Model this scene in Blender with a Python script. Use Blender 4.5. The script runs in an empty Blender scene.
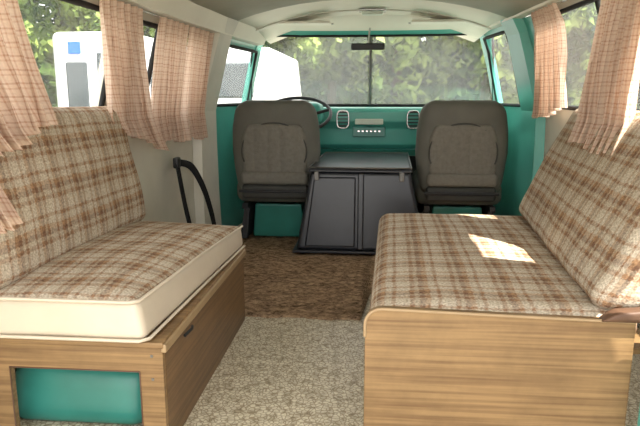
import bpy, bmesh, math, random
from mathutils import Vector, Matrix, noise
random.seed(7)
S=bpy.context.scene
S.view_settings.view_transform='Standard'
COL=S.collection

# ---------------- materials ----------------
def newmat(name):
    m=bpy.data.materials.new(name); m.use_nodes=True
    nt=m.node_tree; nt.nodes.clear()
    o=nt.nodes.new('ShaderNodeOutputMaterial'); b=nt.nodes.new('ShaderNodeBsdfPrincipled')
    nt.links.new(b.outputs[0],o.inputs[0])
    return m,nt,b,o
def lin(c):
    return tuple(((v/255)/12.92 if v/255<=.04045 else ((v/255+.055)/1.055)**2.4) for v in c)+(1,)
def simple(name,rgb,rough=.6,spec=.4,metal=0,noise_amt=.12,nscale=12,bump=.0,bscale=60):
    m,nt,b,o=newmat(name)
    N=nt.nodes; Lk=nt.links
    tc=N.new('ShaderNodeTexCoord'); n=N.new('ShaderNodeTexNoise'); n.inputs['Scale'].default_value=nscale; n.inputs['Detail'].default_value=6
    Lk.new(tc.outputs['Object'],n.inputs['Vector'])
    mx=N.new('ShaderNodeMix'); mx.data_type='RGBA'
    c=lin(rgb); d=tuple(v*(1-noise_amt*2) for v in c[:3])+(1,); e=tuple(min(1,v*(1+noise_amt)) for v in c[:3])+(1,)
    mx.inputs['A'].default_value=d; mx.inputs['B'].default_value=e
    Lk.new(n.outputs['Fac'],mx.inputs['Factor']); Lk.new(mx.outputs['Result'],b.inputs['Base Color'])
    b.inputs['Roughness'].default_value=rough; b.inputs['Specular IOR Level'].default_value=spec; b.inputs['Metallic'].default_value=metal
    if bump>0:
        n2=N.new('ShaderNodeTexNoise'); n2.inputs['Scale'].default_value=bscale; n2.inputs['Detail'].default_value=4
        Lk.new(tc.outputs['Object'],n2.inputs['Vector'])
        bp=N.new('ShaderNodeBump'); bp.inputs['Strength'].default_value=bump; bp.inputs['Distance'].default_value=.01
        Lk.new(n2.outputs['Fac'],bp.inputs['Height']); Lk.new(bp.outputs[0],b.inputs['Normal'])
    return m
def stripes(nt,src,period,stops,offset=0):
    N=nt.nodes; Lk=nt.links
    a=N.new('ShaderNodeMath'); a.operation='MULTIPLY_ADD'; a.inputs[1].default_value=1/period; a.inputs[2].default_value=offset
    Lk.new(src,a.inputs[0])
    f=N.new('ShaderNodeMath'); f.operation='FRACT'; Lk.new(a.outputs[0],f.inputs[0])
    r=N.new('ShaderNodeValToRGB'); r.color_ramp.interpolation='LINEAR'
    els=r.color_ramp.elements
    while len(els)>1: els.remove(els[-1])
    els[0].position=0; els[0].color=stops[0][1]
    e=.012
    for i in range(1,len(stops)):
        p,c=stops[i]
        x=els.new(p-e); x.color=stops[i-1][1]
        x=els.new(p+e); x.color=c
    Lk.new(f.outputs[0],r.inputs[0])
    return r.outputs[0]
def plaid(name,stops,period,weave=True,dark=1.0,translucent=0,pv=None,stops2=None):
    m,nt,b,o=newmat(name); N=nt.nodes; Lk=nt.links
    uv=N.new('ShaderNodeUVMap')
    nz=N.new('ShaderNodeTexNoise'); nz.inputs['Scale'].default_value=9; Lk.new(uv.outputs[0],nz.inputs['Vector'])
    sc=N.new('ShaderNodeVectorMath'); sc.operation='MULTIPLY_ADD'; sc.inputs[1].default_value=(.012,.012,0)
    Lk.new(nz.outputs['Color'],sc.inputs[0]); Lk.new(uv.outputs[0],sc.inputs[2])
    n3=N.new('ShaderNodeTexNoise'); n3.inputs['Scale'].default_value=150; Lk.new(uv.outputs[0],n3.inputs['Vector'])
    s3=N.new('ShaderNodeVectorMath'); s3.operation='MULTIPLY_ADD'; s3.inputs[1].default_value=(.014,.014,0) if weave else (0,0,0)
    Lk.new(n3.outputs['Color'],s3.inputs[0]); Lk.new(sc.outputs[0],s3.inputs[2])
    sp=N.new('ShaderNodeSeparateXYZ'); Lk.new(s3.outputs[0],sp.inputs[0])
    a=stripes(nt,sp.outputs[0],period,stops); c=stripes(nt,sp.outputs[1],pv or period,stops2 or stops,.3)
    mx=N.new('ShaderNodeMix'); mx.data_type='RGBA'; mx.inputs['Factor'].default_value=.5
    Lk.new(a,mx.inputs['A']); Lk.new(c,mx.inputs['B'])
    out=mx.outputs['Result']
    n2=N.new('ShaderNodeTexNoise'); n2.inputs['Scale'].default_value=190; n2.inputs['Detail'].default_value=2
    mp=N.new('ShaderNodeMapping'); mp.inputs['Scale'].default_value=(1,1,1); Lk.new(uv.outputs[0],mp.inputs[0]); Lk.new(mp.outputs[0],n2.inputs['Vector'])
    rr=N.new('ShaderNodeMapRange'); rr.inputs['From Min'].default_value=.3; rr.inputs['From Max'].default_value=.7
    rr.inputs['To Min'].default_value=.62 if weave else .92; rr.inputs['To Max'].default_value=1.26 if weave else 1.05
    Lk.new(n2.outputs['Fac'],rr.inputs[0])
    m2=N.new('ShaderNodeVectorMath'); m2.operation='SCALE'; Lk.new(out,m2.inputs[0]); Lk.new(rr.outputs[0],m2.inputs['Scale'])
    Lk.new(m2.outputs[0],b.inputs['Base Color'])
    b.inputs['Roughness'].default_value=.95; b.inputs['Specular IOR Level'].default_value=.1
    if weave:
        bp=N.new('ShaderNodeBump'); bp.inputs['Strength'].default_value=.5; bp.inputs['Distance'].default_value=.004
        Lk.new(n2.outputs['Fac'],bp.inputs['Height']); Lk.new(bp.outputs[0],b.inputs['Normal'])
    if translucent:
        t=N.new('ShaderNodeBsdfTranslucent'); Lk.new(m2.outputs[0],t.inputs[0])
        ms=N.new('ShaderNodeMixShader'); ms.inputs[0].default_value=translucent
        Lk.new(b.outputs[0],ms.inputs[1]); Lk.new(t.outputs[0],ms.inputs[2]); Lk.new(ms.outputs[0],o.inputs[0])
    return m
def wood(name,c1,c2,axis='x'):
    m,nt,b,o=newmat(name); N=nt.nodes; Lk=nt.links
    tc=N.new('ShaderNodeTexCoord')
    def nz(s,d,dist):
        mp=N.new('ShaderNodeMapping'); mp.inputs['Scale'].default_value=s; Lk.new(tc.outputs['Object'],mp.inputs[0])
        n=N.new('ShaderNodeTexNoise'); n.inputs['Scale'].default_value=1; n.inputs['Detail'].default_value=d; n.inputs['Distortion'].default_value=dist
        Lk.new(mp.outputs[0],n.inputs['Vector']); return n.outputs['Fac']
    a=nz({'x':(3,60,150),'y':(60,3,150)}[axis],6,.3)
    c=nz({'x':(1.4,10,55),'y':(10,1.4,55)}[axis],3,1.0)
    ad=N.new('ShaderNodeMix'); ad.data_type='FLOAT'; ad.inputs[0].default_value=.45
    Lk.new(a,ad.inputs[2]); Lk.new(c,ad.inputs[3])
    r=N.new('ShaderNodeValToRGB'); r.color_ramp.elements[0].position=.38; r.color_ramp.elements[0].color=lin(c1); r.color_ramp.elements[1].position=.58; r.color_ramp.elements[1].color=lin(c2)
    Lk.new(ad.outputs[0],r.inputs[0])
    # worn / grubby patches
    w=N.new('ShaderNodeTexNoise'); w.inputs['Scale'].default_value=6; w.inputs['Detail'].default_value=7; w.inputs['Roughness'].default_value=.7
    Lk.new(tc.outputs['Object'],w.inputs['Vector'])
    wr=N.new('ShaderNodeMapRange'); wr.inputs['From Min'].default_value=.35; wr.inputs['From Max'].default_value=.6; wr.inputs['To Min'].default_value=.8; wr.inputs['To Max'].default_value=1.03
    Lk.new(w.outputs['Fac'],wr.inputs[0])
    s=N.new('ShaderNodeVectorMath'); s.operation='SCALE'; Lk.new(r.outputs[0],s.inputs[0]); Lk.new(wr.outputs[0],s.inputs['Scale'])
    Lk.new(s.outputs[0],b.inputs['Base Color'])
    b.inputs['Roughness'].default_value=.42; b.inputs['Specular IOR Level'].default_value=.35
    return m

W_=lin
PST=[(0,W_((188,176,158))),(.14,W_((144,112,88))),(.24,W_((178,164,144))),(.34,W_((122,94,76))),(.46,W_((164,130,100))),(.58,W_((192,181,164))),(.74,W_((150,118,94))),(.82,W_((196,185,168)))]
M_plaid=plaid('plaid_fabric',PST,.098,pv=.112)
CST=[(0,W_((220,198,180))),(.20,W_((184,144,122))),(.34,W_((222,200,182))),(.56,W_((202,168,146))),(.70,W_((222,202,184)))]
M_curt=plaid('curtain_fabric',CST,.03,weave=False,translucent=.3)
M_wood=wood('oak_laminate',(112,86,58),(144,116,80),'x')
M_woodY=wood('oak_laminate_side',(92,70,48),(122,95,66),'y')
M_woodedge=simple('worn_edge_band',(160,136,104),.4,noise_amt=.1,nscale=20)
M_cream=simple('cream_vinyl',(202,190,172),.38,.5,noise_amt=.08,nscale=7,bump=.15,bscale=30)
M_wall=simple('off_white_paint',(212,209,196),.5,.4,noise_amt=.14,nscale=5)
M_ceil=simple('ceiling_paint',(230,227,212),.5,.4,noise_amt=.08,nscale=4)
M_head=simple('grey_headliner',(176,178,166),.7,.2,noise_amt=.12,nscale=6)
M_teal=simple('teal_paint',(88,176,162),.3,.5,noise_amt=.14,nscale=6)
M_teald=simple('teal_paint_worn',(54,132,120),.35,.5,noise_amt=.2,nscale=9)
M_black=simple('black_plastic',(44,45,48),.45,.4,noise_amt=.2)
M_web=simple('black_webbing',(34,34,36),.8,.2,noise_amt=.2)
M_rubber=simple('rubber_seal',(42,42,42),.7,.2)
M_cover=simple('engine_cover_paint',(36,38,44),.33,.5,noise_amt=.25,nscale=9,bump=.08,bscale=20)
M_edge=simple('scuffed_metal',(120,118,114),.4,.5,metal=.4,noise_amt=.2,nscale=30)
M_seat=simple('grey_olive_vinyl',(100,99,91),.65,.3,noise_amt=.14,nscale=10,bump=.15,bscale=40)
M_seat2=simple('grey_fabric',(122,119,110),.9,.1,noise_amt=.15,nscale=60,bump=.3,bscale=150)
M_seatd=simple('dark_grey_vinyl',(66,66,62),.6,.3,noise_amt=.15)
M_chrome=simple('chrome',(200,200,200),.2,.5,metal=1,noise_amt=.02)
M_white=simple('white_vehicle_paint',(190,193,196),.35,.5,noise_amt=.03)
M_dglass=simple('dark_tinted_glass',(50,58,62),.15,.6,noise_amt=.1)
M_blue=simple('blue_sign',(40,90,180),.5,.3,noise_amt=.02)
M_radio=simple('ivory_plastic',(210,220,205),.4,.4,noise_amt=.05)
M_brown=simple('brown_leather',(96,70,54),.5,.4,noise_amt=.2,nscale=15)
M_trunk=simple('tree_bark',(82,68,54),.9,.1)
def leafmat(name,c1,c2,sc):
    m,nt,b,o=newmat(name); N=nt.nodes; Lk=nt.links
    tc=N.new('ShaderNodeTexCoord'); n=N.new('ShaderNodeTexNoise'); n.inputs['Scale'].default_value=sc; n.inputs['Detail'].default_value=4; n.inputs['Roughness'].default_value=.6
    Lk.new(tc.outputs['Object'],n.inputs['Vector'])
    r=N.new('ShaderNodeValToRGB'); r.color_ramp.elements[0].position=.42; r.color_ramp.elements[0].color=lin(c1); r.color_ramp.elements[1].position=.58; r.color_ramp.elements[1].color=lin(c2)
    Lk.new(n.outputs['Fac'],r.inputs[0]); Lk.new(r.outputs[0],b.inputs['Base Color']); b.inputs['Roughness'].default_value=.8; b.inputs['Specular IOR Level'].default_value=.1
    t=N.new('ShaderNodeBsdfTranslucent'); Lk.new(r.outputs[0],t.inputs[0])
    ms=N.new('ShaderNodeMixShader'); ms.inputs[0].default_value=.3; Lk.new(b.outputs[0],ms.inputs[1]); Lk.new(t.outputs[0],ms.inputs[2]); Lk.new(ms.outputs[0],o.inputs[0])
    return m
M_leaf=leafmat('foliage',(52,74,32),(164,184,104),.8)
M_hedge=leafmat('hedge_foliage',(18,28,14),(70,90,44),.9)
def glassmat(name,haze,col=(235,240,238)):
    m,nt,b,o=newmat(name); N=nt.nodes; Lk=nt.links
    nt.nodes.remove(b)
    tr=N.new('ShaderNodeBsdfTransparent'); tr.inputs[0].default_value=(.96,.98,.97,1)
    gl=N.new('ShaderNodeBsdfGlossy'); gl.inputs['Roughness'].default_value=.05
    df=N.new('ShaderNodeBsdfTranslucent'); df.inputs[0].default_value=lin(col)
    a=N.new('ShaderNodeMixShader'); Lk.new(tr.outputs[0],a.inputs[1]); Lk.new(df.outputs[0],a.inputs[2])
    tc=N.new('ShaderNodeTexCoord'); n=N.new('ShaderNodeTexNoise'); n.inputs['Scale'].default_value=3; n.inputs['Detail'].default_value=6
    Lk.new(tc.outputs['Object'],n.inputs['Vector'])
    mr=N.new('ShaderNodeMapRange'); mr.inputs['To Min'].default_value=haze*.6; mr.inputs['To Max'].default_value=haze*1.4; Lk.new(n.outputs['Fac'],mr.inputs[0]); Lk.new(mr.outputs[0],a.inputs[0])
    c=N.new('ShaderNodeMixShader'); c.inputs[0].default_value=.05; Lk.new(a.outputs[0],c.inputs[1]); Lk.new(gl.outputs[0],c.inputs[2])
    Lk.new(c.outputs[0],o.inputs[0]); return m
M_glass=glassmat('window_glass',.05)
M_wglass=glassmat('hazy_windshield_glass',.13)  # glare haze mixed into the glass as a milky translucent share
def vinylmat():
    m,nt,b,o=newmat('pebble_vinyl'); N=nt.nodes; Lk=nt.links
    tc=N.new('ShaderNodeTexCoord')
    v=N.new('ShaderNodeTexVoronoi'); v.feature='DISTANCE_TO_EDGE'; v.inputs['Scale'].default_value=80; Lk.new(tc.outputs['Object'],v.inputs['Vector'])
    r=N.new('ShaderNodeValToRGB'); r.color_ramp.elements[0].position=.02; r.color_ramp.elements[0].color=lin((158,142,114)); r.color_ramp.elements[1].position=.14; r.color_ramp.elements[1].color=lin((222,214,192))
    Lk.new(v.outputs['Distance'],r.inputs[0])
    n=N.new('ShaderNodeTexNoise'); n.inputs['Scale'].default_value=34; n.inputs['Detail'].default_value=6; n.inputs['Roughness'].default_value=.7; Lk.new(tc.outputs['Object'],n.inputs['Vector'])
    r2=N.new('ShaderNodeValToRGB'); r2.color_ramp.elements[0].position=.38; r2.color_ramp.elements[0].color=(.46,.39,.29,1); r2.color_ramp.elements[1].position=.54; r2.color_ramp.elements[1].color=(1,1,1,1)
    Lk.new(n.outputs['Fac'],r2.inputs[0])
    mx=N.new('ShaderNodeMix'); mx.data_type='RGBA'; mx.blend_type='MULTIPLY'; mx.inputs['Factor'].default_value=.7
    Lk.new(r.outputs[0],mx.inputs['A']); Lk.new(r2.outputs[0],mx.inputs['B']); Lk.new(mx.outputs['Result'],b.inputs['Base Color']); b.inputs['Roughness'].default_value=.45
    return m
M_vinyl=vinylmat()
def carpetmat():
    m,nt,b,o=newmat('brown_shag_carpet'); N=nt.nodes; Lk=nt.links
    tc=N.new('ShaderNodeTexCoord')
    mp=N.new('ShaderNodeMapping'); mp.inputs['Scale'].default_value=(34,60,60); Lk.new(tc.outputs['Object'],mp.inputs[0])
    n=N.new('ShaderNodeTexNoise'); n.inputs['Scale'].default_value=1; n.inputs['Detail'].default_value=6; n.inputs['Roughness'].default_value=.8; Lk.new(mp.outputs[0],n.inputs['Vector'])
    r=N.new('ShaderNodeValToRGB'); r.color_ramp.elements[0].position=.36; r.color_ramp.elements[0].color=lin((78,60,46)); r.color_ramp.elements[1].position=.64; r.color_ramp.elements[1].color=lin((196,166,134))
    Lk.new(n.outputs['Fac'],r.inputs[0]); Lk.new(r.outputs[0],b.inputs['Base Color']); b.inputs['Roughness'].default_value=1; b.inputs['Specular IOR Level'].default_value=.05
    bp=N.new('ShaderNodeBump'); bp.inputs['Strength'].default_value=.8; bp.inputs['Distance'].default_value=.015; Lk.new(n.outputs['Fac'],bp.inputs['Height']); Lk.new(bp.outputs[0],b.inputs['Normal'])
    return m
M_carpet=carpetmat()
M_ground=simple('gravel_lot',(150,146,136),.9,.1,noise_amt=.2,nscale=4)

# ---------------- geometry helpers ----------------
def obj(name,me,mats,parent=None,smooth=False):
    ob=bpy.data.objects.new(name,me); COL.objects.link(ob)
    for m in (mats if isinstance(mats,(list,tuple)) else [mats]): me.materials.append(m)
    if smooth:
        for p in me.polygons: p.use_smooth=True
    if parent: ob.parent=parent
    return ob
def empty(name):
    e=bpy.data.objects.new(name,None); COL.objects.link(e); e.empty_display_size=.1; return e
def from_py(name,verts,faces,mats,parent=None,smooth=False,uvs=None,mi=None):
    me=bpy.data.meshes.new(name); me.from_pydata([tuple(v) for v in verts],[],faces); me.update()
    if uvs is not None:
        ul=me.uv_layers.new(name='UVMap')
        for l in me.loops: ul.data[l.index].uv=uvs[l.vertex_index]
    ob=obj(name,me,mats,parent,smooth)
    if mi:
        for i,p in enumerate(me.polygons): p.material_index=mi[i]
    return ob
def hexa(name,c,mat,parent=None,bevel=.004,seg=2):
    f=[(0,3,2,1),(4,5,6,7),(0,1,5,4),(1,2,6,5),(2,3,7,6),(3,0,4,7)]
    ob=from_py(name,c,f,mat,parent)
    if bevel>0:
        md=ob.modifiers.new('bevel','BEVEL'); md.width=bevel; md.segments=seg; md.limit_method='ANGLE'
    return ob
def box(name,x0,x1,y0,y1,z0,z1,mat,parent=None,bevel=.004,seg=2):
    return hexa(name,[(x0,y0,z0),(x1,y0,z0),(x1,y1,z0),(x0,y1,z0),(x0,y0,z1),(x1,y0,z1),(x1,y1,z1),(x0,y1,z1)],mat,parent,bevel,seg)
def tube(name,pts,r,mat,parent=None,cyclic=False,res=6):
    cu=bpy.data.curves.new(name,'CURVE'); cu.dimensions='3D'; cu.bevel_depth=r; cu.bevel_resolution=res//2
    sp=cu.splines.new('POLY'); sp.points.add(len(pts)-1)
    for p,q in zip(sp.points,pts): p.co=(*q,1)
    sp.use_cyclic_u=cyclic; cu.use_fill_caps=True
    tmp=bpy.data.objects.new(name+'_tmp',cu); COL.objects.link(tmp)
    dg=bpy.context.evaluated_depsgraph_get(); me=bpy.data.meshes.new_from_object(tmp.evaluated_get(dg))
    bpy.data.objects.remove(tmp)
    me.materials.clear()
    return obj(name,me,mat,parent,True)
def smoothpts(P,k=6):
    P=[Vector(p) for p in P]; out=[]
    for i in range(len(P)-1):
        p0=P[max(i-1,0)];p1=P[i];p2=P[i+1];p3=P[min(i+2,len(P)-1)]
        for j in range(k):
            t=j/k; out.append(.5*((2*p1)+(-p0+p2)*t+(2*p0-5*p1+4*p2-p3)*t*t+(-p0+3*p1-3*p2+p3)*t**3))
    out.append(P[-1]); return out
def ribbon(name,pts,w,mat,parent=None,wdir=(0,1,0)):
    pts=smoothpts(pts)
    wd_=Vector(wdir).normalized(); V=[];Fc=[]
    for p in pts: V+=[p-wd_*w/2,p+wd_*w/2]
    for i in range(len(pts)-1): Fc.append((2*i,2*i+1,2*i+3,2*i+2))
    ob=from_py(name,V,Fc,mat,parent,smooth=True)
    md=ob.modifiers.new('s','SOLIDIFY'); md.thickness=.003; md.offset=0
    return ob
def cushion(name,corners,dims,r,mats,parent=None,puff=.0,n=14,lump=.0,matfn=None,shape=None,pufff=None):
    hx,hy,hz=[d/2 for d in dims]; r=min(r,hx*.98,hy*.98,hz*.98)
    def lines(h):
        L=[-h+r*t for t in (0,.15,.4,.7,1)]
        k=max(2,int(n*h/max(hx,hy,hz)))
        L+=[-(h-r)+2*(h-r)*i/k for i in range(1,k)]
        L+=[h-r*t for t in (1,.7,.4,.15,0)]
        return L
    X,Y,Z=lines(hx),lines(hy),lines(hz)
    V={};verts=[];faces=[];loc=[];fm=[];fuv=[]
    def vid(p):
        k=(round(p[0],5),round(p[1],5),round(p[2],5))
        if k not in V: V[k]=len(verts); verts.append(p); loc.append(p)
        return V[k]
    def face(A,B,fn,flip,ax):
        for i in range(len(A)-1):
            for j in range(len(B)-1):
                q=[fn(A[i],B[j]),fn(A[i+1],B[j]),fn(A[i+1],B[j+1]),fn(A[i],B[j+1])]
                if flip:q=q[::-1]
                faces.append([vid(p) for p in q]); fm.append(ax)
                if ax[0]=='z': fuv.append([(p[0],p[1]) for p in q])
                elif ax[0]=='x': fuv.append([(hx+hz-p[2] if ax=='x+' else -hx-hz+p[2],p[1]) for p in q])
                else: fuv.append([(p[0],(-hy-hz+p[2]) if ax=='y-' else hy+hz-p[2]) for p in q])
    face(X,Y,lambda a,b:(a,b,hz),False,'z+'); face(X,Y,lambda a,b:(a,b,-hz),True,'z-')
    face(Y,Z,lambda a,b:(hx,a,b),False,'x+'); face(Y,Z,lambda a,b:(-hx,a,b),True,'x-')
    face(X,Z,lambda a,b:(a,-hy,b),False,'y-'); face(X,Z,lambda a,b:(a,hy,b),True,'y+')
    out=[]
    C=[Vector(c) for c in corners]
    for p in loc:
        p=Vector(p); q=Vector((max(-hx+r,min(hx-r,p.x)),max(-hy+r,min(hy-r,p.y)),max(-hz+r,min(hz-r,p.z))))
        d=p-q
        if d.length>1e-9: p=q+d.normalized()*r
        if shape: p=Vector(shape(p,hx,hy,hz))
        ux,uy=p.x/hx,p.y/hy
        pz=puff*max(0,1-abs(ux)**3)*max(0,1-abs(uy)**3)
        if pufff: pz+=pufff(ux,uy)
        u,v,w=(ux+1)/2,(uy+1)/2,(p.z/hz+1)/2
        bot=(C[0]*(1-u)+C[1]*u)*(1-v)+(C[3]*(1-u)+C[2]*u)*v
        top=(C[4]*(1-u)+C[5]*u)*(1-v)+(C[7]*(1-u)+C[6]*u)*v
        P=bot*(1-w)+top*w; nn=(top-bot).normalized()
        if w>.5: P+=nn*pz
        if lump: P+=nn*(noise.noise(P*7)*lump)*(1 if w>.5 else .3)
        out.append(P)
    me=bpy.data.meshes.new(name); me.from_pydata([tuple(v) for v in out],[],faces); me.update()
    ul=me.uv_layers.new(name='UVMap')
    for i,p in enumerate(me.polygons):
        for k,li in enumerate(p.loop_indices): ul.data[li].uv=fuv[i][k]
    ob=obj(name,me,mats,parent,True)
    if matfn:
        for i,p in enumerate(me.polygons): p.material_index=matfn(fm[i],p)
    return ob
def recalc(ob):
    bm=bmesh.new(); bm.from_mesh(ob.data); bmesh.ops.recalc_face_normals(bm,faces=bm.faces); bm.to_mesh(ob.data); bm.free()
def extr(name,prof,x0,x1,mat,parent=None,bevel=.004):
    n=len(prof); v=[(x0,y,z) for y,z in prof]+[(x1,y,z) for y,z in prof]
    f=[tuple(range(n)),tuple(range(2*n-1,n-1,-1))]+[(i,i+n,(i+1)%n+n,(i+1)%n) for i in range(n)]
    ob=from_py(name,v,f,mat,parent); recalc(ob)
    if bevel>0:
        md=ob.modifiers.new('bevel','BEVEL'); md.width=bevel; md.segments=3; md.limit_method='ANGLE'
    return ob

# ---------------- van shell ----------------
XC=-.03
def lerp(a,b,t): return a+(b-a)*t
def pw(x,pts):
    if x<=pts[0][0]: return pts[0][1]
    for (a,va),(b,vb) in zip(pts,pts[1:]):
        if x<=b: return lerp(va,vb,(x-a)/(b-a))
    return pts[-1][1]
def HW(y,z):
    base=pw(z,[(0,.915),(.4,.93),(.72,.93),(1.09,.83),(1.2,.77)])
    t=pw(y,[(0,1),(2.3,1),(2.9,.965),(3.25,.93),(3.95,.835)])
    return base*t
def wx(side,y,z): return XC+side*HW(y,z)
WT={-1:1.07,1:1.14}
wins={-1:[(.6,2.04),(2.14,2.94),(3.30,3.82)],1:[(1.0,1.72),(1.95,2.92),(3.42,3.82)]}
wnum=0
for side,nm in ((-1,'left'),(1,'right')):
    ys=sorted(set([.3,.6,1.1,1.5,2.3,2.5,2.75,2.9,3.05,3.2,3.25,3.6,3.92]+[v for w in wins[side] for v in w]))
    zs=[-.02,.1,.3,.5,.66,.74,.85,.97,WT[side],1.09 if side<0 else 1.16,1.2]
    V=[];Fc=[];mi=[]
    for y in ys:
        for z in zs: V.append((wx(side,y,z),y,z))
    nz=len(zs)
    for i in range(len(ys)-1):
        for j in range(nz-1):
            ym=(ys[i]+ys[i+1])/2; zm=(zs[j]+zs[j+1])/2
            if .74<zm<WT[side] and any(a<ym<b for a,b in wins[side]): continue
            a=i*nz+j
            q=(a,a+1,a+nz+1,a+nz)
            Fc.append(q if side>0 else q[::-1])
            teal=ym>3.2 or (side>0 and ym>2.9 and zm>.7)
            mi.append(1 if teal else 0)
    w=from_py('wall_'+nm,V,Fc,[M_wall,M_teal],smooth=False,mi=mi)
    sd=w.modifiers.new('solid','SOLIDIFY'); sd.thickness=.03; sd.offset=-1
    zt1=WT[side]-.005
    for (a,b) in wins[side]:
        wnum+=1
        W=empty('window_%d'%wnum)
        P=[(a,.745),(b,.745),(b,zt1),(a,zt1)]
        off=side*.012
        fr=[]
        for k in range(4):
            (ya,za),(yb,zb)=P[k],P[(k+1)%4]
            for t in range(6):
                y=lerp(ya,yb,t/6); z=lerp(za,zb,t/6); fr.append((wx(side,y,z)-side*.004,y,z))
        tube('frame',fr,.010,M_rubber,W,True)
        gv=[];gf=[];K=6
        for i in range(K+1):
            y=lerp(a,b,i/K)
            for z in (.745,zt1): gv.append((wx(side,y,z)+off,y,z))
        for i in range(K): gf.append((2*i,2*i+1,2*i+3,2*i+2))
        from_py('glass',gv,gf,M_glass,W)
        if b-a>.6:
            ym=2.42 if (side<0 and a>2) else a+.35
            tube('divider',[(wx(side,ym,z),ym,z) for z in (.745,.9,zt1)],.010,M_rubber,W)
box('floor',-.98,.93,.3,4.05,-.05,0,M_vinyl,bevel=0)
V=[];Fc=[];mi=[];yc=[.3,1,1.6,2.2,2.8,3.2,3.5,3.75,3.92]; K=12
for y in yc:
    h=HW(y,1.2)
    for k in range(K+1):
        u=-1+2*k/K; V.append((XC+u*h,y,1.2+.11*(1-abs(u)**2.4)-(0 if y<3.5 else (y-3.5)*.12)))
for i in range(len(yc)-1):
    for k in range(K): a=i*(K+1)+k; Fc.append((a,a+K+1,a+K+2,a+1)); mi.append(1 if yc[i]<3.1 else 0)
c=from_py('ceiling',V,Fc,[M_ceil,M_head],smooth=True,mi=mi); sd=c.modifiers.new('s','SOLIDIFY'); sd.thickness=.03; sd.offset=1
for n,(y,w,d,mat) in enumerate([(3.24,.05,.022,M_wall),(3.58,.10,.03,M_wall),(2.9,.04,.02,M_wall)]):
    V=[];Fc=[]
    for k in range(K+1):
        u=-1+2*k/K; z=1.2+.11*(1-abs(u)**2.4)-(0 if y<3.5 else (y-3.5)*.12); h=HW(y,1.2)*.985
        for yy,zz in ((y-w/2,z),(y-w/3,z-d),(y+w/3,z-d),(y+w/2,z)): V.append((XC+u*h,yy,zz-.001))
    for k in range(K):
        for t in range(3): a=k*4+t; Fc.append((a,a+1,a+5,a+4))
    from_py('trim_%d'%(n+1),V,Fc,mat,smooth=False)
rails={}
for side,nn in ((-1,4),(1,5)):
    V=[];Fc=[]
    lo=1.105 if side<0 else 1.17
    for i,y in enumerate([.5,1.2,2,2.6,3.1,3.5,3.8]):
        b=HW(y,lo); t=HW(y,1.2); hi=1.20+.012
        V+= [(XC+side*(b-.004),y,lo-.003),(XC+side*(b-.045),y,lo),(XC+side*(b-.05),y,lo+.012),(XC+side*(t-.05),y,hi+.004),(XC+side*(t-.09),y,hi+.024)]
    for i in range(6):
        for t in range(4): a=i*5+t; Fc.append((a,a+1,a+6,a+5))
    rails[side]=from_py('trim_%d'%nn,V,Fc,M_ceil)
# windshield
fr=empty('windshield')
zb,zt=.735,1.165; yb_,yt_=4.0,3.88; wb,wt=.765,.725
def WP(x,z):
    t=(z-zb)/(zt-zb); return (XC+x,lerp(yb_,yt_,t)-.12*abs(x/.76)**3,z)
for side in(-1,1):
    gv=[];gf=[];K=6
    for k in range(K+1):
        for z,w in ((zb,wb),(zt,wt)): gv.append(WP(side*lerp(.012,w,k/K),z))
    for k in range(K): gf.append((2*k,2*k+2,2*k+3,2*k+1))
    from_py('pane',gv,gf,M_wglass,fr,smooth=True)
per=[WP(lerp(-wb,wb,i/10),zb) for i in range(11)]+[WP(lerp(wt,-wt,i/10),zt) for i in range(11)]
tube('rubber_gasket',per,.010,M_rubber,fr,True)
tube('center_post',[WP(0,lerp(zb,zt,i/4)) for i in range(5)],.009,M_edge,fr)
V=[];Fc=[];mi=[]
K=12
for k in range(K+1):
    u=-1+2*k/K
    p=WP(u*wb,zb); q=WP(u*wt,zt)
    V+=[(p[0]*1.0,p[1]+.01,-.02),(p[0],p[1]+.004,zb),(q[0],q[1]+.004,zt),(XC+u*HW(3.88,1.2),q[1]-.03,1.195),(XC+u*HW(3.8,1.2)*.99,3.66,1.195+.07*(1-abs(u)**2.4))]
for k in range(K):
    for t in (0,2,3): a=k*5+t; Fc.append((a,a+1,a+6,a+5)); mi.append(1 if t==3 else 0)
b0=len(V)
for side in(-1,1):
    for z in [-.02,.4,.735,.85,.95,1.05,1.165,1.21]:
        w=pw(z,[(.735,wb),(1.165,wt)]); p=WP(side*w,min(max(z,zb),zt)); V+=[(p[0],p[1]+.004,z),(wx(side,3.80,z),3.80,z)]
for s in range(2):
    for i in range(7):
        a=b0+s*16+2*i; Fc.append((a,a+1,a+3,a+2)); mi.append(0)
w=from_py('wall_front',V,Fc,[M_teal,M_ceil],mi=mi); sd=w.modifiers.new('s','SOLIDIFY'); sd.thickness=.012; sd.offset=0
for s in(-1,1):
    v=empty('sun_visor')
    box('pad',XC+s*.40-.17,XC+s*.40+.17,3.56,3.68,1.205,1.22,M_ceil,v,.006)
    tube('rod',[(XC+s*.22,3.69,1.215),(XC+s*.60,3.69,1.215)],.005,M_chrome,v)
dl=empty('dome_lamp')
box('lens',-.08,.04,3.52,3.585,1.245,1.27,M_radio,dl,.008,3); box('bezel',-.095,.055,3.505,3.60,1.262,1.275,M_chrome,dl,.004)
rm=empty('rear_view_mirror')
box('glass_housing',-.145,.055,3.70,3.725,1.065,1.105,M_black,rm,.010,3)
tube('stem',[(-.045,3.72,1.10),(-.04,3.78,1.15),(-.035,3.80,1.2)],.006,M_chrome,rm)
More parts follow.
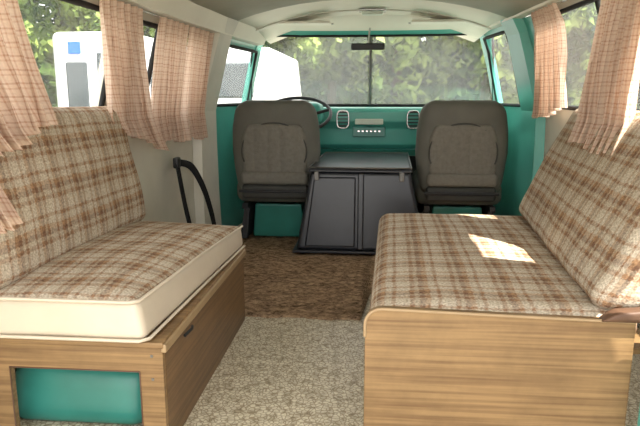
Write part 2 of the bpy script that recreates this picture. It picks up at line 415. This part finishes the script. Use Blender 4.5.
for side,nm,mat in((-1,'left',M_wall),(1,'right',M_teal)):
    V=[];Fc=[]
    zz=[0,.3,.55,.72,.85,1.0,1.1,1.19]
    for z in zz:
        d=.045
        wA,wB=(3.02,3.24) if side<0 else (3.12,3.34)
        e=pw(z,[(0,.06),(.6,.03),(1.1,0)])
        V+=[(wx(side,wA-e,z)-side*.002,wA-e,z),(wx(side,wA-e,z)-side*d,wA-e+.02,z),(wx(side,wB,z)-side*d,wB-.02,z),(wx(side,wB,z)-side*.002,wB,z)]
    for i in range(len(zz)-1):
        for t in range(3): a=i*4+t; Fc.append((a,a+1,a+5,a+4))
    from_py('trim_%d'%(6 if side<0 else 7),V,Fc,mat)

# ---------------- dashboard ----------------
D=empty('dashboard')
extr('body',[(3.86,.728),(3.72,.725),(3.695,.70),(3.70,.64),(3.735,.60),(3.745,.50),(3.80,.46),(3.86,.46)],-.72,.66,M_teal,D,.008)
extr('lower_shelf',[(3.70,.475),(3.72,.435),(3.86,.42),(3.86,.475)],-.70,.64,M_teald,D,.005)
extr('kick_panel',[(3.83,.43),(3.84,0.02),(3.86,0.02),(3.86,.43)],-.70,.64,M_black,D,.003)
box('radio_plate',-.115,.055,3.682,3.70,.625,.66,M_radio,D,.005)
box('radio_panel',-.13,.07,3.69,3.74,.55,.612,M_teald,D,.005)
for i in range(6): box('radio_button_%d'%i,-.10+i*.025,-.085+i*.025,3.678,3.69,.58,.592,M_chrome,D,.002)
for cx in(-.19,.235):
    P=[]
    for i in range(24):
        a=i/24*2*math.pi; P.append((cx+.036*math.copysign(abs(math.cos(a))**.6,math.cos(a)),3.697,.655+.052*math.copysign(abs(math.sin(a))**.6,math.sin(a))))
    tube('vent_rim',P,.006,M_chrome,D,True)
    for i in range(5): box('vent_slat',cx-.03,cx+.03,3.694,3.70,.615+i*.02,.622+i*.02,M_black,D,0)
box('glove_box_door',.32,.60,3.725,3.745,.51,.60,M_teal,D,.008); box('glove_box_latch',.45,.47,3.718,3.727,.57,.585,M_chrome,D,.003)
cushion('instrument_binnacle',[(-.62,3.62,.63),(-.30,3.62,.63),(-.30,3.80,.63),(-.62,3.80,.63),(-.60,3.66,.76),(-.32,3.66,.76),(-.32,3.84,.76),(-.60,3.84,.76)],(.32,.16,.13),.04,M_teal,D)
sw=empty('steering_wheel')
cen=Vector((-.455,3.50,.69)); nrm=Vector((0,-.46,.89)).normalized(); ax1=Vector((1,0,0)); ax2=nrm.cross(ax1).normalized()
def ring(r,n=40,off=0): return [tuple(cen+nrm*off+ax1*r*math.cos(2*math.pi*i/n)+ax2*r*math.sin(2*math.pi*i/n)) for i in range(n)]
tube('rim',ring(.205),.010,M_black,sw,True)
tube('horn_ring',ring(.09,24,-.01),.004,M_chrome,sw,True)
for a in(.3,math.pi-.3,-math.pi/2):
    tube('spoke',[tuple(cen-nrm*.03),tuple(cen+(ax1*math.cos(a)+ax2*math.sin(a))*.2)],.009,M_black,sw)
tube('hub',[tuple(cen-nrm*.05),tuple(cen+nrm*.004)],.035,M_black,sw,res=10)
tube('column',[tuple(cen-nrm*.03),tuple(cen-nrm*.22)],.022,M_teald,sw,res=10)

# ---------------- bucket seats ----------------
def bucket(cx,y0):
    e=empty('bucket_seat')
    def shp(p,hx,hy,hz):
        v=p.y/hy
        w=pw(v,[(-1,.86),(-.6,.94),(-.1,1.0),(.4,.98),(.75,.92),(.92,.85),(1,.78)])
        z=p.z
        return (p.x*w,p.y,z-.25*hz*abs(p.x/hx)**2)
    def C(z0,z1,yf,yr,w,lean):
        return [(cx-w,yf,z0),(cx+w,yf,z0),(cx+w,yf-lean,z1),(cx-w,yf-lean,z1),(cx-w,yr,z0),(cx+w,yr,z0),(cx+w,yr-lean,z1),(cx-w,yr-lean,z1)]
    cushion('backrest_shell',C(.285,.775,y0+.12,y0,.237,.02),(.474,.49,.12),.055,M_seat,e,n=16,shape=shp,lump=.008)
    def shp2(p,hx,hy,hz):
        v=p.y/hy; w=pw(v,[(-1,.95),(0,1.0),(.5,.96),(.85,.86),(1,.78)]); return (p.x*w,p.y,p.z)
    def pleat(ux,uy):
        if abs(ux)>.82 or abs(uy)>.82: return 0
        return .005*abs(math.cos(ux*math.pi*2.5))-.003
    cushion('backrest_panel',C(.385,.655,y0+.03,y0-.014,.175,.012),(.35,.27,.05),.022,M_seat2,e,n=44,shape=shp2,lump=.004,pufff=pleat)
    tube('panel_piping',[(cx+.172*math.sin(t)*1.0,y0-.016-.002*math.cos(t),.51+.15*math.cos(t)) for t in [(-math.pi*.62+i*math.pi*1.24/24) for i in range(25)]],.004,M_seatd,e)
    cushion('lumbar_roll',C(.335,.405,y0+.03,y0-.032,.18,.0),(.36,.07,.06),.025,M_seat2,e,n=12,lump=.008)
    cushion('rear_skirt',C(.255,.335,y0+.05,y0-.012,.18,.0),(.36,.08,.06),.02,M_seatd,e,n=12)
    tube('crossbar',[(cx-.19,y0-.02,.30),(cx+.19,y0-.02,.30)],.008,M_black,e)
    cushion('seat_cushion',[(cx-.23,y0+.06,.22),(cx+.23,y0+.06,.22),(cx+.23,y0+.5,.22),(cx-.23,y0+.5,.22),(cx-.23,y0+.06,.35),(cx+.23,y0+.06,.35),(cx+.23,y0+.5,.37),(cx-.23,y0+.5,.37)],(.46,.44,.13),.05,M_seat,e,puff=.02)
    hexa('pedestal',[(cx-.15,y0+.12,.02),(cx+.15,y0+.12,.02),(cx+.15,y0+.42,.02),(cx-.15,y0+.42,.02),(cx-.13,y0+.10,.21),(cx+.13,y0+.10,.21),(cx+.13,y0+.46,.21),(cx-.13,y0+.46,.21)],M_teald,e,.01)
    for s in(-1,1):
        box('slide_rail',cx+s*.17-.015,cx+s*.17+.015,y0+.02,y0+.46,.195,.225,M_black,e,.003)
        hexa('support_leg',[(cx+s*.19-.02,y0+.06,.02),(cx+s*.19+.02,y0+.06,.02),(cx+s*.19+.02,y0+.44,.02),(cx+s*.19-.02,y0+.44,.02),(cx+s*.17-.015,y0+.08,.2),(cx+s*.17+.015,y0+.08,.2),(cx+s*.17+.015,y0+.42,.2),(cx+s*.17-.015,y0+.42,.2)],M_black,e,.004)
    return e
bucket(-.52,3.13); bucket(.455,3.13)

# ---------------- engine cover ----------------
E=empty('engine_cover')
hexa('body',[(-.385,2.93,.03),(.27,2.93,.03),(.26,3.60,.03),(-.36,3.60,.03),(-.315,2.97,.425),(.185,2.97,.425),(.20,3.60,.44),(-.285,3.60,.44)],M_cover,E,.018,4)
hexa('lid',[(-.325,2.955,.425),(.195,2.955,.425),(.21,3.62,.44),(-.295,3.62,.44),(-.315,2.965,.447),(.185,2.965,.447),(.20,3.61,.462),(-.285,3.61,.462)],M_cover,E,.008,3)
hexa('raised_rear_panel',[(-.34,2.926,.05),(-.085,2.926,.05),(-.085,2.96,.05),(-.34,2.96,.05),(-.295,2.961,.40),(-.085,2.961,.40),(-.085,2.99,.40),(-.295,2.99,.40)],M_cover,E,.008,3)
hexa('center_rib',[(-.075,2.915,.04),(-.045,2.915,.04),(-.045,2.96,.04),(-.075,2.96,.04),(-.075,2.955,.42),(-.045,2.955,.42),(-.045,2.99,.42),(-.075,2.99,.42)],M_cover,E,.006,3)
tube('lid_edge',[(-.318,2.956,.448),(.188,2.956,.448),(.202,3.61,.462),(-.287,3.61,.462)],.004,M_edge,E,True)
for x in(-.28,.14): box('latch',x-.012,x+.012,2.935,2.958,.385,.43,M_edge,E,.004)
box('base_flange',-.40,.285,2.905,3.61,.02,.034,M_cover,E,.004)

# ---------------- carpet ----------------
V=[];Fc=[];nx,ny=180,150
for i in range(nx+1):
    x=lerp(-.80,.76,i/nx)
    y0=2.06 if x<-.035 else (2.36 if x>-.005 else lerp(2.06,2.36,(x+.035)/.03))
    y0+=.03*noise.noise(Vector((x*9,1,0)))+.014*noise.noise(Vector((x*60,2,0)))
    for j in range(ny+1):
        t=j/ny; y=lerp(y0,3.72,t**1.3)
        z=.009+.008*noise.noise(Vector((x*28,y*44,0)))+.004*noise.noise(Vector((x*6,y*5,3)))
        xx=x if abs(x)<.7 else x*(1-.04*max(0,y-2.8))
        V.append((xx,y,.001 if j==0 else max(.003,z)))
for i in range(nx):
    for j in range(ny): a=i*(ny+1)+j; Fc.append((a,a+ny+1,a+ny+2,a+1))
from_py('carpet',V,Fc,M_carpet,smooth=True)

# ---------------- left bench ----------------
B=empty('bench_seat')
y0,y1=1.20,2.035; xa=-.455; xw=-.915; zt_=.255
box('end_panel_top',xw,xa,y0,y0+.016,.198,zt_,M_wood,B,.0)
box('end_panel_right',-.509,xa,y0,y0+.016,0,.198,M_wood,B,.0)
box('end_panel_left',xw,-.813,y0,y0+.016,0,.198,M_wood,B,.0)
box('end_panel_sill',-.813,-.509,y0,y0+.016,0,.018,M_wood,B,.0)
tube('opening_trim',[(-.813,y0-.001,.02),(-.509,y0-.001,.02),(-.509,y0-.001,.197),(-.813,y0-.001,.197)],.002,M_brown,B,True)
box('aisle_panel',xa-.016,xa,y0+.017,y1,0,zt_,M_woodY,B,.002)
box('far_panel',xw,xa-.017,y1-.016,y1,0,zt_,M_wood,B,.002)
box('top_board',xw,xa+.004,y0-.006,y1+.004,zt_,zt_+.014,M_wood,B,.003)
box('edge_strip',xa-.002,xa+.010,y0-.004,y1,zt_-.010,zt_+.010,M_woodedge,B,.003)
tube('latch',[(xa+.012,1.32,.235),(xa+.02,1.35,.24),(xa+.012,1.38,.235)],.004,M_black,B)
for (sx,sz) in ((-.48,.03),(-.48,.18),(-.48,.235),(-.85,.235)): box('screw',sx-.003,sx+.003,y0-.002,y0+.001,sz-.003,sz+.003,M_edge,B,.001)
def mf(ax,p): return 0 if ax=='z+' else 1
cz=.272
cushion('seat_cushion',[(-.90,1.185,cz),(-.485,1.185,cz),(-.452,2.04,cz),(-.90,2.04,cz),(-.90,1.195,.365),(-.505,1.195,.365),(-.456,2.03,.352),(-.90,2.03,.365)],(.44,.85,.10),.022,[M_plaid,M_cream],B,puff=.028,n=26,lump=.006,matfn=mf)
tube('piping_top',[(-.89,1.188,.363),(-.52,1.188,.362),(-.502,1.20,.362),(-.482,1.6,.357),(-.454,2.02,.35)],.004,M_cream,B)
tube('piping_bottom',[(-.89,1.182,.277),(-.50,1.182,.277),(-.482,1.20,.277),(-.468,1.6,.277),(-.450,2.03,.277)],.004,M_cream,B)
cushion('backrest',[(-.915,2.04,.34),(-.915,1.20,.34),(-.945,1.20,.765),(-.945,2.04,.76),(-.80,2.06,.36),(-.825,1.20,.36),(-.885,1.20,.775),(-.865,2.05,.765)],(.85,.42,.10),.035,M_plaid,B,puff=.018,n=26,lump=.008)
tk=cushion('storage_tank',[(-.90,1.27,.0),(-.53,1.27,.0),(-.53,1.7,.0),(-.90,1.7,.0),(-.88,1.30,.175),(-.53,1.30,.16),(-.53,1.7,.16),(-.88,1.7,.175)],(.37,.4,.16),.05,M_teald,None,n=10)

# ---------------- right bench ----------------
B2=empty('bench_seat.001')
def panel(name,pts,ya,yb,mat,parent,bev=.003):
    n=len(pts); v=[(x,ya,z) for x,z in pts]+[(x,yb,z) for x,z in pts]
    f=[tuple(range(n)),tuple(range(2*n-1,n-1,-1))]+[(i,i+n,(i+1)%n+n,(i+1)%n) for i in range(n)]
    ob=from_py(name,v,f,mat,parent); recalc(ob)
    md=ob.modifiers.new('b','BEVEL'); md.width=bev; md.segments=2; md.limit_method='ANGLE'
    return ob
R=.035
arc=[(-.012+R-R*math.cos(t),.362-R+R*math.sin(t)) for t in [i*math.pi/2/6 for i in range(7)]]
pts=[(-.012,0)]+arc+[(.30,.355),(.536,.350),(.536,0)]
panel('end_panel',pts,1.20,1.222,M_wood,B2)
tube('edge_band',[(x,1.20,z-.001) for x,z in [(-.012,.30)]+arc+[(.30,.355),(.534,.350)]],.0035,M_woodedge,B2)
hexa('aisle_panel',[(-.012,1.223,0),(.004,1.223,0),(.04,2.28,0),(.025,2.28,0),(-.012,1.223,.27),(.004,1.223,.27),(.04,2.28,.27),(.025,2.28,.27)],M_woodY,B2,.002)
hexa('seat_board',[(-.008,1.223,.27),(.60,1.223,.27),(.62,2.28,.27),(.026,2.28,.27),(-.008,1.223,.284),(.60,1.223,.284),(.62,2.28,.284),(.026,2.28,.284)],M_wood,B2,.002)
hexa('far_panel',[(.045,2.262,0),(.62,2.262,0),(.62,2.278,0),(.045,2.278,0),(.045,2.262,.268),(.62,2.262,.268),(.62,2.278,.268),(.045,2.278,.268)],M_wood,B2,.002)
cushion('seat_cushion',[(-.006,1.225,.285),(.56,1.225,.285),(.60,2.30,.285),(.02,2.30,.285),(.0,1.228,.358),(.56,1.228,.358),(.60,2.29,.358),(.032,2.29,.358)],(.56,1.06,.085),.034,M_plaid,B2,puff=.014,n=28,lump=.005)
cushion('backrest',[(.56,1.225,.34),(.66,2.29,.34),(.83,2.29,.74),(.80,1.225,.74),(.445,1.225,.36),(.53,2.29,.36),(.72,2.28,.775),(.67,1.225,.76)],(1.06,.46,.11),.045,M_plaid,B2,puff=.014,n=28,lump=.008)
cushion('rear_rail',[(.46,1.185,.352),(.80,1.185,.352),(.80,1.222,.345),(.46,1.222,.345),(.49,1.185,.372),(.80,1.185,.41),(.80,1.222,.40),(.49,1.222,.372)],(.34,.04,.03),.010,M_brown,B2)
q=empty('rear_door_jamb')
box('post',.545,.62,1.12,1.18,0,.34,M_teal,q,.012,3)

# ---------------- curtains ----------------
def curtain(side,top,bot,zt0,zb0,pleats=5,amp=.018,xin=.03,seed=0,xpow=1.2):
    (ta,tb),(ba,bb)=top,bot
    nu,nv=70,26; V=[];UV=[];Fc=[]
    L=max(abs(tb-ta),abs(bb-ba))*1.8
    for i in range(nu+1):
        u=i/nu
        zbot=lerp(zb0[0],zb0[1],u)+.008*math.sin(u*9+seed)
        for j in range(nv+1):
            v=j/nv; z=lerp(zt0,zbot,v)
            s=v**1.2
            y=lerp(lerp(ta,tb,u),lerp(ba,bb,u),s)
            ph=u*pleats*2*math.pi+seed+1.6*noise.noise(Vector((u*3,v*1.5,seed)))
            a=amp*(.55+.7*v)
            x=wx(side,y,max(z,.72))-side*(.032+a+xin*v**xpow)-side*a*math.sin(ph)
            y+=a*.6*math.cos(ph*1.0+.6)
            V.append((x,y,z)); UV.append((u*L,v*(zt0-zbot)))
    for i in range(nu):
        for j in range(nv): a=i*(nv+1)+j; Fc.append((a,a+nv+1,a+nv+2,a+1))
    return from_py('curtain',V,Fc,M_curt,smooth=True,uvs=UV)
curtain(-1,(.98,1.34),(1.24,1.48),1.09,(.66,.73),6,.020,.08,1)
curtain(-1,(.90,1.10),(1.09,1.21),1.09,(.50,.54),4,.014,.15,4)
curtain(-1,(1.80,2.12),(1.93,2.38),1.095,(.70,.585),6,.020,.05,2)
curtain(-1,(2.32,2.62),(2.40,2.66),1.095,(.62,.60),5,.018,.02,3)
curtain(-1,(2.66,2.98),(2.72,2.99),1.095,(.60,.59),5,.018,.02,5)
curtain(1,(2.56,2.90),(2.62,3.08),1.16,(.75,.68),6,.020,.02,6)
curtain(1,(1.72,2.08),(1.60,1.98),1.16,(.64,.655),7,.020,.21,7,.9)
curtain(1,(.95,1.40),(1.0,1.44),1.16,(.64,.64),7,.018,.21,8,.9)  # unseen curtain, added to block sun and trim the bright patch on the seat
for s in(-1,1):
    tube('curtain_rod',[(wx(s,y,1.09 if s<0 else 1.155)-s*.03,y,1.097 if s<0 else 1.16) for y in (.6,1.2,1.8,2.3,2.7,3.0)],.004,M_chrome,rails[s])

J=empty('seat_belt')
ribbon('strap',[(-.885,2.64,.50),(-.86,2.60,.42),(-.83,2.58,.28),(-.80,2.60,.12),(-.77,2.62,.03)],.05,M_web,J)
ribbon('strap_loop',[(-.885,2.66,.50),(-.85,2.74,.47),(-.82,2.82,.36),(-.80,2.88,.22),(-.78,2.90,.08),(-.74,2.88,.03)],.045,M_web,J,(.1,.8,.5))
box('anchor',-.90,-.875,2.62,2.67,.475,.525,M_black,J,.008)
box('buckle',-.79,-.765,2.585,2.635,.03,.10,M_black,J,.006)

# ---------------- outside ----------------
GZ=-.62
box('ground',-40,40,-20,60,GZ-.1,GZ,M_ground,bevel=0)
def wheel(x,y,r,parent,w=.22):
    bm=bmesh.new(); bmesh.ops.create_cone(bm,cap_ends=True,segments=28,radius1=r,radius2=r,depth=w,matrix=Matrix.Translation((x,y,GZ+r))@Matrix.Rotation(math.pi/2,4,'Y'))
    me=bpy.data.meshes.new('wheel'); bm.to_mesh(me); bm.free(); obj('wheel',me,M_rubber,parent)
bus=empty('shuttle_bus')
bx0,bx1,by0,by1=-5.45,-4.05,10,17
box('body',bx0,bx1,by0,by1,GZ+.35,1.85,M_white,bus,.12,4)
box('rear_window',bx0+.25,bx0+.62,by0-.02,by0+.02,.45,1.35,M_dglass,bus,.03)
box('rear_door_window',bx0+.8,bx0+1.2,by0-.02,by0+.02,.45,1.5,M_dglass,bus,.03)
box('accessibility_sign',bx0+.32,bx0+.54,by0-.035,by0-.02,1.48,1.68,M_blue,bus,.01)
box('bumper',bx0+.05,bx1-.05,by0-.12,by0+.05,GZ+.3,GZ+.5,M_black,bus,.03)
for i in range(5): box('side_window',bx1-.02,bx1+.015,by0+.8+i*1.2,by0+1.7+i*1.2,.6,1.45,M_dglass,bus,.03)
for x in(bx0+.3,bx1-.3):
    for y in(by0+1.3,by1-1.3): wheel(x,y,.38,bus)
van=empty('parked_van')
extr('body',[(9.5,GZ+.3),(9.5,.6),(9.62,1.45),(9.9,1.56),(13.2,1.56),(13.9,.75),(14.6,.55),(14.7,GZ+.3)],-3.2,-1.65,M_white,van,.08)
box('rear_window',-2.95,-1.9,9.50,9.6,.75,1.3,M_dglass,van,.04)
for z in(-2.9,-1.9):
    for y in(10.4,13.7): wheel(z,y,.34,van)
box('tail_light',-1.77,-1.67,9.46,9.55,.3,.65,simple('red_lens',(180,40,30)),van,.02)
pk=empty('parked_van.001')
extr('body',[(3.4,GZ+.3),(3.4,.6),(3.5,.9),(3.8,.95),(6.6,.95),(7.2,.75),(8.1,.5),(8.2,GZ+.3)],-8.6,-6.8,M_white,pk,.08)
for i in range(3): box('side_window',-6.82,-6.77,3.8+i*1.0,4.6+i*1.0,.45,.8,M_dglass,pk,.03)
for z in(-8.4,-7.0):
    for y in(4.2,7.2): wheel(z,y,.34,pk)
pk=empty('parked_van.002')
extr('body',[(3.0,GZ+.3),(3.0,.7),(3.1,1.7),(3.4,1.8),(6.6,1.8),(7.2,.75),(8.1,.6),(8.2,GZ+.3)],4.2,6.0,M_white,pk,.08)
for i in range(3): box('side_window',4.17,4.22,3.5+i*1.0,4.3+i*1.0,.75,1.4,M_dglass,pk,.03)
for z in(4.4,5.8):
    for y in(4.2,7.2): wheel(z,y,.34,pk)
sm=empty('side_mirror')
box('head',.99,1.12,3.86,3.90,.82,1.12,M_black,sm,.02,3)
tube('arm',[(.77,3.80,.70),(1.04,3.89,.76),(1.05,3.89,1.0)],.009,M_black,sm)

def treemesh(seed,nl=8000):
    rnd=random.Random(seed); V=[];Fc=[];mi=[]
    k=8
    for h in range(5):
        r=.22*(1-h*.15)
        for i in range(k): a=i/k*2*math.pi; V.append((r*math.cos(a)+.05*h*math.sin(seed+h),r*math.sin(a),h*1.0))
    for h in range(4):
        for i in range(k): Fc.append((h*k+i,h*k+(i+1)%k,(h+1)*k+(i+1)%k,(h+1)*k+i)); mi.append(1)
    blobs=[(rnd.gauss(0,1.3),rnd.gauss(0,1.0),rnd.uniform(.9,5.5),rnd.uniform(.5,1.0)) for _ in range(20)]
    for _ in range(nl):
        bx,by,bz,br=rnd.choice(blobs)
        d=Vector((rnd.gauss(0,1),rnd.gauss(0,1),rnd.gauss(0,1))).normalized()*br*rnd.random()**.35
        c=Vector((bx,by,bz))+d
        if c.z<.1: continue
        a=Vector((rnd.gauss(0,1),rnd.gauss(0,1),rnd.gauss(0,1))).normalized()*rnd.uniform(.10,.20)
        b=a.cross(Vector((rnd.gauss(0,1),rnd.gauss(0,1),rnd.gauss(0,1)))).normalized()*rnd.uniform(.06,.11)
        n=len(V); V+=[tuple(c-a),tuple(c+b),tuple(c+a),tuple(c-b)]; Fc.append((n,n+1,n+2,n+3)); mi.append(0)
    me=bpy.data.meshes.new('tree'); me.from_pydata(V,[],Fc); me.materials.append(M_leaf); me.materials.append(M_trunk)
    for i,p in enumerate(me.polygons): p.material_index=mi[i]
    return me
tm=[treemesh(1),treemesh(2),treemesh(3)]
pos=[]
for i in range(10): pos.append((-11+i*2.4+random.uniform(-.5,.5),20+random.uniform(-1.5,1.5),random.uniform(.9,1.25)))
for i in range(7): pos.append((-14+random.uniform(-1,1),i*2.8+1,1.1))
for i in range(7): pos.append((12+random.uniform(-1,1),i*2.8+1,1.1))
for i,(x,y,s) in enumerate(pos):
    o=bpy.data.objects.new('tree',tm[i%3]); COL.objects.link(o); o.location=(x,y,GZ); o.scale=(s,s,s); o.rotation_euler=(0,0,random.uniform(0,6))
def hedge(p0,p1,H0,n):
    V=[];Fc=[];nv=34
    P0=Vector((*p0,0));P1=Vector((*p1,0)); d=(P1-P0).normalized(); nn=Vector((-d.y,d.x,0))
    for i in range(n+1):
        p=P0.lerp(P1,i/n)
        H=H0+1.6*noise.noise(Vector((p.x*.35,p.y*.35,0)))
        for j in range(nv+1):
            z=j/nv*H
            o_=.9*noise.noise(Vector((p.x*.8,p.y*.8,z*.8)))+.7*noise.noise(Vector((p.x*2.6,p.y*2.6,z*2.6)))
            q=p+nn*o_; V.append((q.x,q.y,GZ+z+.35*noise.noise(Vector((p.x*3,p.y*3,z*2)))*(1 if j else 0)))
    for i in range(n):
        for j in range(nv): a=i*(nv+1)+j; Fc.append((a,a+nv+1,a+nv+2,a+1))
    from_py('hedge',V,Fc,M_hedge)
hedge((-15,26),(14,26),3.6,170); hedge((-18.5,-3),(-18.5,23.5),4.6,140); hedge((17,-3),(17,23.5),4.6,140)

# ---------------- light ----------------
wd=bpy.data.worlds.new('World'); S.world=wd; wd.use_nodes=True
bg=wd.node_tree.nodes['Background']; bg.inputs[0].default_value=(1,.985,.97,1); bg.inputs[1].default_value=4.2
sl=bpy.data.lights.new('sun','SUN'); sl.energy=20; sl.angle=.01; sl.color=(1,.93,.82)
so=bpy.data.objects.new('sun',sl); COL.objects.link(so)
dirv=Vector((-.54,.28,-.85)); so.rotation_euler=dirv.to_track_quat('-Z','Y').to_euler()

# ---------------- camera ----------------
cd=bpy.data.cameras.new('Camera'); cam=bpy.data.objects.new('Camera',cd); COL.objects.link(cam)
cd.sensor_width=36; cd.lens=33.75; cd.clip_start=.02
cam.location=(0,0,.8)
cam.rotation_euler=(math.radians(90-11.1),0,math.radians(5.1))
S.camera=cam
